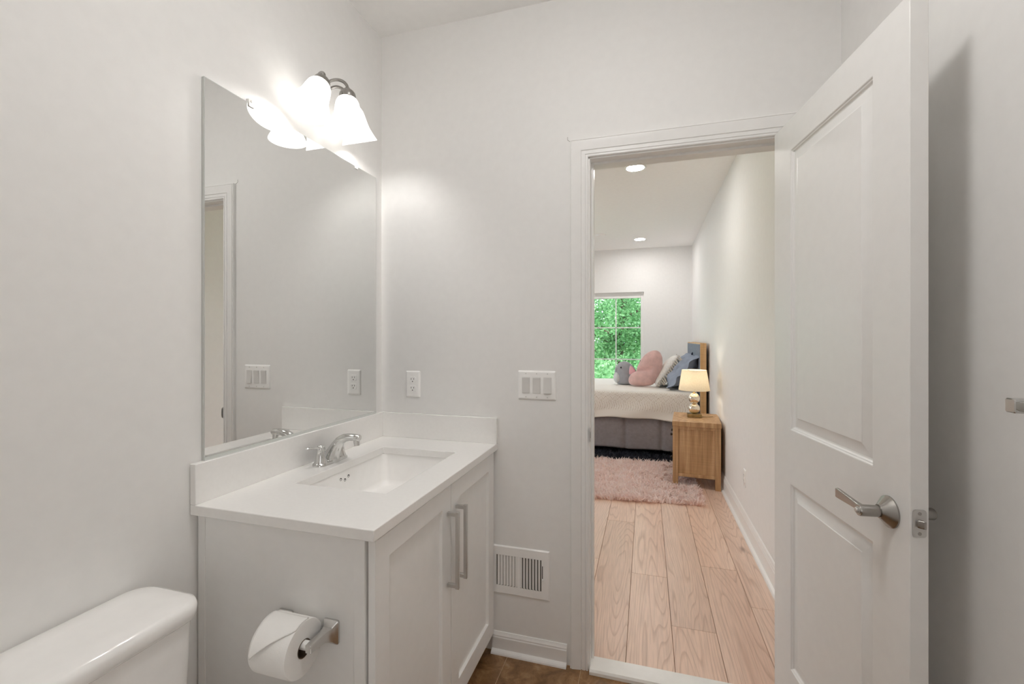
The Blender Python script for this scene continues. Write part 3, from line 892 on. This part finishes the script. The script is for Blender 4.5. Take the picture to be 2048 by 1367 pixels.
# ------------------------------------------------------------------ toilet
to = thing('toilet', (.11, -1.26, 0), 'white two piece toilet with flat tank lid standing beside the vanity', 'toilet')
TY0, TY1 = -1.49, -1.035
def trr(x0, x1, y0, y1, z, r): return [(x, y, z) for x, y in rrect((x0 + x1) / 2, (y0 + y1) / 2, x1 - x0, y1 - y0, r, 8)]
m = MB(); m.loops([trr(.035, .180, TY0 + .03, TY1 - .03, .39, .03), trr(.020, .192, TY0 + .012, TY1 - .012, .55, .035), trr(.016, .198, TY0 + .006, TY1 - .006, .70, .04)])
m.build('tank', M_PORC, to, angle=50)
m = MB(); T0 = .700
m.loops([trr(.012, .204, TY0 + .002, TY1 - .002, T0, .045), trr(.008, .210, TY0 - .004, TY1 + .004, T0 + .006, .05), trr(.008, .212, TY0 - .005, TY1 + .005, T0 + .026, .052), trr(.011, .208, TY0 - .002, TY1 + .002, T0 + .036, .05), trr(.020, .198, TY0 + .008, TY1 - .008, T0 + .0405, .045), trr(.06, .15, TY0 + .05, TY1 - .05, T0 + .042, .03)])
m.build('tank_lid', M_PORC, to, angle=60)
m = MB()
def ell(cx, rx, ry, z, n=40): return [(cx + rx * cos(2 * pi * k / n), -1.2625 + ry * sin(2 * pi * k / n), z) for k in range(n)]
m.loops([ell(.34, .25, .11, 0), ell(.34, .24, .10, .05), ell(.38, .22, .10, .18), ell(.45, .27, .17, .32), ell(.46, .275, .185, .39), ell(.46, .23, .14, .39), ell(.46, .18, .11, .28)])
m.box((.03, -1.40, .30), (.24, -1.125, .39)); m.build('bowl', M_PORC, to, angle=50)
m = MB(); m.loops([ell(.455, .275, .19, .392), ell(.455, .28, .192, .405), ell(.455, .275, .188, .428), ell(.455, .2, .13, .434)]); m.build('seat_lid', M_PORC, to, angle=50)
m = MB(); m.tube([(.198, -1.43, .645), (.215, -1.43, .645)], .012, 16); m.tube([(.215, -1.43, .645), (.222, -1.40, .642), (.222, -1.36, .640)], .006, 12); m.build('flush_lever', M_CHROME, to)

# towel bar on the right wall
tb = thing('towel_bar', (1.82, -1.15, 1.217), 'chrome towel bar on the right wall near the door', 'towel bar')
for y in (-.872, -1.482):
    m = MB()
    def tl(x, w, h): return [(x, y + a, 1.217 + b) for a, b in rrect(0, 0, w, h, min(w, h) * .12, 3)]
    m.loops([tl(1.8195, .046, .056), tl(1.814, .046, .056), tl(1.810, .040, .050), tl(1.800, .026, .032), tl(1.776, .022, .0245), tl(1.758, .022, .0235), tl(1.7505, .0215, .0235), tl(1.749, .019, .021)])
    m.build('post', M_CHROME, tb, angle=30)
B(((1.7555, -1.475, 1.2085), (1.7715, -.880, 1.2255))).build('bar', M_CHROME, tb, bevel=.0015)

# ------------------------------------------------------------------ bedroom ceiling
def can(x, y, label, r=.088):
    t = thing('ceiling_light', (x, y, HR), label, 'ceiling light', 'recessed ceiling lights')
    m = MB(); m.lathe([(r, 0), (r, -.003), (r - .008, -.006), (r - .018, -.004), (r - .018, 0)], (x, y, HR), (0, 0, 1), 40, False, False); m.build('trim_ring', M_TRIM, t)
    m = MB(); m.lathe([(r - .018, -.0025), (.001, -.0045)], (x, y, HR), (0, 0, 1), 40, False, True); m.build('lens', M_CAN, t)
can(1.087, 1.935, 'recessed ceiling light just inside the doorway, nearest the door head')
can(1.087, 4.660, 'recessed ceiling light near the far bedroom wall, above the bed')
can(-1.0, 1.935, 'added recessed fill light in the near left part of the bedroom ceiling')  # this light and the next are unseen, added to brighten the bedroom
can(-1.0, 4.660, 'added recessed fill light in the far left part of the bedroom ceiling')
sd_ = thing('smoke_detector', (.59, 4.235, HR), 'flat round white smoke detector on the bedroom ceiling', 'smoke detector')
m = MB(); m.lathe([(.068, 0), (.068, -.012), (.060, -.026), (.02, -.030)], (.59, 4.235, HR), (0, 0, 1), 36); m.build('housing', M_PLASTIC, sd_, angle=40)

# ------------------------------------------------------------------ bed
bf = thing('bed', (.7, 4.15, FB), 'wooden bed frame with grey panel headboard against the right bedroom wall', 'bed')
HZ = 1.275
HY_0, HY_1 = 3.395, 4.925
hb = B(((1.728, HY_0, FB), (1.790, HY_0 + .085, HZ)), ((1.728, HY_1 - .085, FB), (1.790, HY_1, HZ)), ((1.728, HY_0 + .085, HZ - .055), (1.790, HY_1 - .085, HZ)), ((1.735, HY_0 + .085, .30), (1.785, HY_1 - .085, .42)))
h_ = hb.build('headboard', M_HEADWOOD, bf, bevel=.004)
B(((1.7245, HY_0 + .012, .42), (1.780, HY_1 - .012, HZ - .012))).build('headboard_panel', M_PANEL, h_, bevel=.006)
B(((-.28, 3.50, .22), (1.73, 3.53, .34)), ((-.28, 4.80, .22), (1.73, 4.83, .34)), ((-.28, 3.53, .22), (-.25, 4.80, .34)), ((-.25, 3.53, .30), (1.73, 4.80, .335))).build('side_rail', M_HEADWOOD, bf)
for x, y in ((-.24, 3.51), (-.24, 4.77)):
    B(((x, y, FB), (x + .05, y + .05, .30))).build('leg', M_HEADWOOD, bf)
o = B(((-.28, 3.455, .342), (1.722, 4.875, .700))).build('mattress', M_SHEET, origin=(.72, 4.16, .342), bevel=.05, seg=4)
tag(o, 'thick mattress on the bed frame under the cream quilt', 'mattress')

# quilt
m = MB()
QX0, QX1, QY0, QY1, QT = -.34, 1.700, 3.405, 4.925, .742
dn = .315; top = QY1 - QY0; tot = dn * 2 + top
NU, NV = 260, 150
def qpt(u, v):
    x = QX0 + (QX1 - QX0) * u
    s = v * tot
    hem = .010 * sin(x * 5.0) + .006 * sin(x * 13 + 1)
    rr = .04
    if s < dn:
        d = dn - s
        z = QT - d - hem * (d / dn); y = QY0 - .012 * (d / dn) - .010 * (d / dn) * sin(x * 9 + 2.1 * d * 10)
    elif s > dn + top:
        d = s - dn - top; z = QT - d; y = QY1 + .012 * d / dn
    else:
        y = QY0 + (s - dn); z = QT
    e = min(abs(s - dn), abs(s - dn - top))
    if e < .05 and (s > dn - .05):
        k = (1 - e / .05) ** 2 * .014
        z -= k; y += k if s < tot / 2 else -k
    d = max(0, dn - s)
    ridge = 0
    if .02 < d < .28:
        if d < .13:
            ph_ = (x / .052) % 1; zz_ = abs(ph_ - .5) * 2; q = ((d - .02) / .036 + zz_) % 1
            ridge = .006 * max(0, 1 - abs(q - .5) * 5)
        elif d < .225:
            q = (x / .026 + .25 * sin(d * 60)) % 1; ridge = .005 * max(0, 1 - abs(q - .5) * 5)
        y -= ridge
    elif d == 0:
        q = ((x + y) / .06) % 1; q2 = ((x - y) / .06) % 1
        ridge = .0015 * max(0, 1 - min(abs(q - .5), abs(q2 - .5)) * 6); z += ridge
    w = mn.noise(Vector((x * 3.2, s * 4, 2.0)))
    if d == 0: z += .006 * w
    else: y -= .010 * w * (d / dn) ** .7
    return (x, y, z)
m.grid(NU, NV, qpt)
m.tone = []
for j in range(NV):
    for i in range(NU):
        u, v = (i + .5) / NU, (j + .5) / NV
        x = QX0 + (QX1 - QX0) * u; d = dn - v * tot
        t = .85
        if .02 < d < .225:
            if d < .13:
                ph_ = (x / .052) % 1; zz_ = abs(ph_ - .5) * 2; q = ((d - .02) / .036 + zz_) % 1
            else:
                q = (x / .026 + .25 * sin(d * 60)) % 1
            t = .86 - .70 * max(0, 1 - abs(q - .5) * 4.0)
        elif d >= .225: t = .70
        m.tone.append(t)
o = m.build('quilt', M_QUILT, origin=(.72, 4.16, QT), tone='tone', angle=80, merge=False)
sd = o.modifiers.new('thick', 'SOLIDIFY'); sd.thickness = .012; sd.offset = -1
tag(o, 'cream quilt with raised zigzag pattern spread over the bed', 'quilt')

# bed skirt
m = MB()
def sk_pt(u, v):
    x = -.28 + 1.99 * u
    f = (x * 2.55 + .1) % 1.0
    pl = .020 * math.exp(-((f - .5) / .06) ** 2)
    y = 3.438 + pl - .010 * (1 - v) + (1 - v) * (.012 * mn.noise(Vector((x * 4, v * 2, 5))) + .006 * mn.noise(Vector((x * 14, v * 5, 1))))
    z = .092 + .36 * v - .012 * u + .004 * sin(x * 11)
    return (x, y, z)
m.grid(240, 18, sk_pt)
o = m.build('bed_skirt', M_SKIRT, origin=(.72, 3.438, .09), angle=80)
sd = o.modifiers.new('thick', 'SOLIDIFY'); sd.thickness = .003
tag(o, 'grey mauve pleated bed skirt hanging below the cream quilt', 'bed skirt')

# pillows
def cushion(w, h, t, origin, U, V, Nn, seed=0, wr=.012, flange=0.0, n=34, sag=0.0):
    m = MB(); U, V, Nn, o = Vector(U).normalized(), Vector(V).normalized(), Vector(Nn).normalized(), Vector(origin)
    for s in (1, -1):
        def fn(a, b):
            u, v = a * 2 - 1, b * 2 - 1
            pu = 1 - .05 * (1 - v * v) if abs(u) > .0 else 1
            pv = 1 - .05 * (1 - u * u)
            au, av = min(1, abs(u) / (1 - flange)), min(1, abs(v) / (1 - flange))
            th = t / 2 * (max(0, 1 - au ** 3) * max(0, 1 - av ** 3)) ** .5
            k = wr * mn.noise(Vector((u * 2.3 + seed, v * 2.3, s * 3.0))) * (1 if th > 0 else 0) + wr * .5 * mn.noise(Vector((u * 7 + seed, v * 4, s)))
            edge = max(abs(u), abs(v))
            th2 = s * max(.002, th + k * (1 - edge ** 6)) if edge < .999 else 0
            p = o + U * (u * w / 2 * pu) + V * ((v + 1) * h / 2 * pv + h * .025) + Nn * th2
            p += Nn * (sag * mn.noise(Vector((u * 3 + seed * 2, v * 3, 7.7))) * edge ** 4)
            return p
        m.grid(n, n, fn)
    return m
def lean(a): a = R(a); return (sin(a), 0, cos(a)), (-cos(a), 0, sin(a))
V_, N_ = lean(40)
for i, (yc, xo, lab, sd0) in enumerate(((3.815, 1.415, 'blue grey pillow sham leaning on the headboard, nearest the lamp', 1), (4.50, 1.435, 'blue grey pillow sham leaning on the far half of the headboard', 6))):
    o = cushion(.70, .50, .17, (xo, yc, .752), (.06, 1, 0), V_, N_, sd0, .034, .10, sag=.05).build('pillow', M_BLUE, origin=(xo, yc, .75), angle=80)
    tag(o, lab, 'pillow', 'blue pillow shams')
V_, N_ = lean(35)
tc = thing('tasselled_cushion', (1.285, 3.99, .752), 'cream woven cushion with tassel fringe in front of the blue pillows', 'cushion')
cushion(.46, .44, .16, (1.285, 3.99, .752), (.05, 1, 0), V_, N_, 3, .008).build('cover', M_CREAM, tc, angle=80)
rnd = random.Random(3)
Vv, Nn = Vector(V_), Vector(N_)
for k in range(15):
    for side in (-1, 1):
        m = MB()
        p = Vector((1.285, 3.99 + side * .220, .772)) + Vv * (.012 + .42 * k / 14)
        d = (Vector((rnd.uniform(.30, .80), side * rnd.uniform(.45, .75), -.60)) + Nn * .10).normalized()
        L = rnd.uniform(.060, .085)
        if p.z + d.z * L - .014 < .758: d = Vector((d.x, side * 1.0, -.02)).normalized()
        q = lambda t, dz: p + d * L * t + Vector((0, 0, dz))
        m.tube([q(0, 0), q(.22, 0), q(.30, 0), q(.7, -.004), q(1, -.008)], [.0035, .0075, .0050, .0085, .0095], 7)
        m.build('tassel', M_TASSEL, tc)

# heart cushion
hc = [(640, 603), (668, 622), (688, 665), (693, 720), (690, 775), (676, 830), (650, 880), (625, 915), (590, 936), (540, 944), (480, 946), (430, 942), (398, 930), (383, 900), (385, 868), (402, 838), (430, 815), (452, 803), (452, 790), (462, 755), (480, 715), (505, 668), (540, 630), (580, 607), (612, 600)]
ctr = (585, 800)
def smooth_closed(p, n):
    out = []; L = len(p)
    for i in range(L):
        p0, p1, p2, p3 = p[i - 1], p[i], p[(i + 1) % L], p[(i + 2) % L]
        for k in range(n):
            t = k / n
            out.append(tuple(.5 * (2 * p1[a] + (p2[a] - p0[a]) * t + (2 * p0[a] - 5 * p1[a] + 4 * p2[a] - p3[a]) * t * t + (3 * p1[a] - p0[a] - 3 * p2[a] + p3[a]) * t ** 3) for a in (0, 1)))
    return out
ol = smooth_closed(hc, 4)
sc_ = 1 / (4.881 * 161.0)
m = MB(); HT = .095
Ux, Uz, Un = Vector((.97, -.10, .0)), Vector((.05, .18, .98)), Vector((-.12, -.97, .16)).normalized()
base = Vector((1.155, 3.83, .750))
def hp(q, s, sg):
    a = ctr[0] + (q[0] - ctr[0]) * s; b = ctr[1] + (q[1] - ctr[1]) * s
    t = HT * (1 - s ** 2.6) ** .55 if s < 1 else 0
    w_ = max(0, min(1, (a - 440) / 150)); cd = ((a - (440 + 150 * w_)) ** 2 + (b - (806 - 16 * w_)) ** 2) ** .5
    t *= 1 - .62 * (1 - .35 * w_) * math.exp(-(cd / 26) ** 2)
    p = base + Ux * ((a - 540) * sc_) + Uz * ((946 - b) * sc_)
    return p + Un * (t * sg + .006 * mn.noise(p * 9) * (1 - s))
S_ = [1, .985, .95, .88, .78, .65, .5, .34, .18, .05]
ls = [[hp(q, s, -1) for q in ol] for s in reversed(S_)] + [[hp(q, s, 1) for q in ol] for s in S_[1:]]
m.loops(ls)
o = m.build('heart_cushion', M_PINKP, origin=tuple(base), angle=80)
tag(o, 'dusty pink plush heart shaped cushion on the bed', 'cushion')

# plush toy
pt = thing('plush_toy', (.905, 4.07, .752), 'round grey plush animal with a pink ear sitting on the bed', 'soft toy')
m = MB(); ls = []
for k in range(19):
    t = k / 18; z = .752 + .285 * t
    r = .135 * (max(0.0, 1 - (2 * t - .72) ** 2 / 1.64) ** .5 if t > .36 else .90 + .10 * sin(t / .36 * pi / 2))
    if k == 0: r = .105
    if k == 18: r = .012
    cx = .905 + (.02 if t < .3 else .02 * (1 - t))
    ls.append([(cx + r * cos(2 * pi * q / 36) * 1.0, 4.07 + r * .88 * sin(2 * pi * q / 36), z) for q in range(36)])
m.loops(ls); m.build('body', M_GREYP, pt, angle=80)
m = MB(); m.sphere((.822, 4.035, .835), (.052, .080, .072), 24, 14); m.build('belly_patch', M_PALEP, pt, angle=80)
m = MB(); m.sphere((.812, 4.045, .922), (.026, .050, .045), 20, 12); m.build('snout', M_GREYP, pt, angle=80)
m = MB(); m.sphere((.868, 3.966, .962), (.0095, .006, .011), 14, 10); m.build('eye', M_BLACK, pt)
m = MB(); eo = [(0, .065), (.028, .050), (.062, .012), (.066, -.018), (.040, -.034), (.006, -.052), (-.020, -.045), (-.022, 0), (-.014, .042)]
eo = smooth_closed(eo, 3)
ec = Vector((.985, 3.962, .925))
for nm, mt, k, dd in (('ear', M_GREYP, 1.12, .0), ('ear_lining', M_EARP, .92, -.007)):
    m = MB(); f3 = lambda a, b, d: ec + Vector((a * .92, -a * .38 + d, b))
    m.loops([[f3(a * k * q, b * k * q, dd + e) for a, b in eo] for q, e in ((.3, -.010), (.75, -.009), (.97, -.004), (1, 0), (.9, .008), (.3, .010))])
    m.build(nm, mt, pt, angle=80)

# nightstand
ns = thing('nightstand', (1.397, 2.413, FB), 'rustic light brown wooden nightstand beside the bed', 'nightstand', rz=R(-4.5))
NW, ND, NH = .390, .53, .580
L_ = dict(local=True)
B(((-.004, -.006, NH - .042), (NW + .004, ND, NH))).build('top', M_NSTAND, ns, bevel=.003, **L_)
for x in (0, NW - .045):
    for y in (0, ND - .045):
        B(((x, y, .028 if (x == 0 and y == 0) else .0), (x + .045, y + .045, NH - .042))).build('leg', M_NSTAND, ns, bevel=.002, **L_)
m = B(((.045, .020, .120), (NW - .045, .034, NH - .042)), ((.045, .006, .095), (NW - .045, .034, .122)), ((.045, .006, NH - .068), (NW - .045, .034, NH - .042)), ((.045, ND - .03, .105), (NW - .045, ND - .012, NH - .042)), ((NW - .030, .03, .105), (NW - .012, ND - .03, NH - .042)), ((.02, .03, .105), (NW - .03, ND - .03, .122)))
m.build('side_panel', M_NSTAND, ns, bevel=.001, **L_)
for z0, z1 in ((.120, .322), (.330, .532)):
    d = B(((.002, .048, z0), (.022, ND - .048, z1))).build('drawer', M_NSTAND, ns, bevel=.002, **L_)
    for y in (.16, .37):
        k = MB(); k.lathe([(.005, 0), (.006, .010), (.013, .016), (.012, .024), (.004, .027)], (.002, y, (z0 + z1) / 2), (-1, 0, 0), 16); k.build('knob', M_KNOB, d, **L_)

# table lamp
tl_ = thing('table_lamp', (1.600, 2.690, FB + NH), 'bedside lamp with cream shade and two stacked silver balls, lit', 'lamp')
LZ0 = FB + NH; lx, ly = 1.600, 2.690
B(((lx - .062, ly - .045, LZ0), (lx + .062, ly + .045, LZ0 + .032))).build('base', M_BRASS, tl_, bevel=.003)
for z in (.079, .174):
    m = MB(); m.sphere((lx, ly, LZ0 + z), .050, 32, 18); m.build('ball', M_SILVER, tl_, angle=60)
m = MB(); m.lathe([(.018, .120), (.021, .124), (.021, .130), (.018, .134)], (lx, ly, LZ0), n=24); m.build('collar', M_BRASS, tl_)
m = MB(); m.lathe([(.02, .031), (.022, .033), (.018, .037)], (lx, ly, LZ0), n=24); m.build('collar', M_BRASS, tl_)
m = MB(); m.lathe([(.020, .218), (.015, .226), (.009, .232), (.009, .275), (.013, .278), (.013, .31)], (lx, ly, LZ0), n=24); m.build('stem', M_BRASS, tl_)
m = MB(); m.lathe([(.137, .250), (.108, .438), (.1065, .438), (.1355, .250), (.137, .250)], (lx, ly, LZ0), n=56, cap0=False, cap1=False); m.build('shade', M_LINEN, tl_, angle=50)
m = MB()
for k in range(3):
    a = 2 * pi * k / 3; m.tube([(lx + .012 * cos(a), ly + .012 * sin(a), LZ0 + .42), (lx + .107 * cos(a), ly + .107 * sin(a), LZ0 + .432)], .0015, 6)
m.tube([(lx, ly, LZ0 + .31), (lx + .035, ly, LZ0 + .34), (lx + .035, ly, LZ0 + .40), (lx, ly, LZ0 + .425)], .0015, 6)
m.build('harp', M_BRASS, tl_)
m = MB(); m.sphere((lx, ly, LZ0 + .350), (.026, .026, .034), 16, 10); m.build('bulb', M_LAMPBULB, tl_)
m = MB(); m.tube([(lx + .060, ly + .01, LZ0 + .006), (lx + .10, ly + .015, LZ0 + .004), (lx + .145, ly + .03, LZ0 + .004), (lx + .168, ly + .07, LZ0 + .004)], .0028, 8); m.build('cord', M_CORD, tl_)

# shag rugs
def shag(name, mat, quad, n, length, seed, label, width=.006, zb=FB, under=()):
    rnd = random.Random(seed); m = MB()
    A, Bq, C_, D = [Vector((*p, 0)) for p in quad]
    m.cur = .25
    cc = (A + Bq + C_ + D) / 4
    m.loops([[(p.x + (.03 if p.x < cc.x else -.03), p.y + (.03 if p.y < cc.y else -.03), z) for p in (A, Bq, C_, D)] for z in (zb + .0005, zb + .010)])
    for _ in range(n):
        u, v = rnd.random(), rnd.random()
        p = A.lerp(Bq, u).lerp(D.lerp(C_, u), v)
        cl = mn.noise(Vector((p.x * 9, p.y * 9, seed))); cl2 = mn.noise(Vector((p.x * 9 + 31, p.y * 9, seed)))
        d = Vector((cl * 1.3 + rnd.uniform(-.55, .55), cl2 * 1.3 + rnd.uniform(-.55, .55), .9))
        low = any(a <= p.x <= c and b <= p.y <= e for a, b, c, e in under)
        L = length * rnd.uniform(.7, 1.15) * (.45 if low else 1)
        d.normalize(); sdv = Vector((rnd.uniform(-1, 1), rnd.uniform(-1, 1), 0)).normalized() * width * .5
        p0 = p + Vector((0, 0, zb + .003)); p1 = p0 + d * L * .6; d2 = (d + Vector((d.x, d.y, -.65))).normalized(); p2 = p1 + d2 * L * .5
        m.cur = max(0, min(1, .55 + .35 * mn.noise(Vector((p.x * 14, p.y * 14, 9 + seed))) + rnd.uniform(-.28, .28)))
        m.add([p0 - sdv, p0 + sdv, p1 + sdv * .9, p1 - sdv * .9, p2], [(0, 1, 2, 3), (3, 2, 4)])
    o = m.build(name, mat, origin=(*(A.lerp(C_, .5).xy), zb), tone='tone', recalc=False, merge=False, angle=180)
    return tag(o, label, 'rug')
shag('shag_rug', M_PINKFUR, [(.05, 1.82), (1.60, 1.975), (1.61, 3.10), (.0, 3.06)], 26000, .062, 2, 'fluffy pink shag rug on the wooden floor beside the bed', .010, under=((1.33, 2.36, 1.66, 2.98),))
shag('shag_rug', M_DARKFUR, [(-.2, 3.16), (1.58, 3.16), (1.58, 4.60), (-.2, 4.60)], 16000, .052, 5, 'dark charcoal shag rug partly under the bed', .007)

# ------------------------------------------------------------------ outdoors
struct(B(((-260, YB + .5, -3.2), (260, 420, -3.0))).build('ground_lawn', M_LAWN))
def tree(x, y, h, rx, seed, label, n=9000, zc=1.6):
    rnd = random.Random(seed)
    t = thing('tree', (x, y, -3.0), label, 'tree', 'trees outside the bedroom window')
    m = MB()
    m.tube([(x, y, -3.02), (x + .05, y, -1.2), (x - .06, y + .05, .6), (x + .03, y, 2.2), (x, y, h * .55)], [.22, .16, .11, .06, .02], 12)
    for k in range(7):
        a = rnd.uniform(0, 2 * pi); z = rnd.uniform(-.4, 2.4); q = Vector((cos(a), sin(a), rnd.uniform(.2, .7)))
        b0 = Vector((x, y, z)); m.tube([b0, b0 + q * rx * .4, b0 + q * rx * .8 + Vector((0, 0, .15))], [.045, .028, .010], 7)
    m.build('trunk', M_BARK, t)
    m = MB(); cl = []
    for k in range(110):
        th = rnd.uniform(0, 2 * pi); zz = rnd.uniform(-1, 1); rr = rnd.random() ** .4 * .92; q = (1 - zz * zz) ** .5
        cl.append((Vector((x + rx * rr * q * cos(th), y + rx * rr * q * sin(th), zc + (h - 1.0) * .5 * rr * zz)), rnd.uniform(.35, .62), rnd.uniform(-.18, .18)))
    for _ in range(n):
        c, r, dt = rnd.choice(cl)
        d = Vector((rnd.gauss(0, 1), rnd.gauss(0, 1), rnd.gauss(0, 1))).normalized()
        p = c + d * r * rnd.random() ** .33
        s = rnd.uniform(.032, .064) * (1.5 if y > 15 else 1)
        a = Vector((rnd.gauss(0, 1), rnd.gauss(0, 1), rnd.gauss(0, .6) - .4)).normalized(); b = a.orthogonal().normalized()
        b = (b * cos(rnd.uniform(0, 6)) + a.cross(b) * sin(rnd.uniform(0, 6))).normalized()
        m.cur = max(0, min(1, .5 + dt + rnd.uniform(-.3, .35)))
        m.add([p - a * s, p + b * s * .55, p + a * s, p - b * s * .55], [(0, 1, 2, 3)])
    m.build('foliage', M_LEAF, t, tone='tone', recalc=False, merge=False, flat=True)
tree(.45, 12.2, 7.8, 2.7, 11, 'leafy green tree filling the view through the bedroom window', 42000)
tree(-5.2, 12.8, 8.2, 2.5, 12, 'leafy green tree far to the left of the window view', 6000)
tree(6.2, 13.0, 7.8, 2.6, 13, 'leafy green tree far to the right of the window view', 6000)
tree(.1, 19.0, 9.6, 3.2, 14, 'tall green tree standing directly behind the tree in the window', 16000, 1.6)
tree(-7.0, 19.5, 9.2, 3.0, 15, 'tall green tree further back, behind the tree on the left', 5000, 1.9)
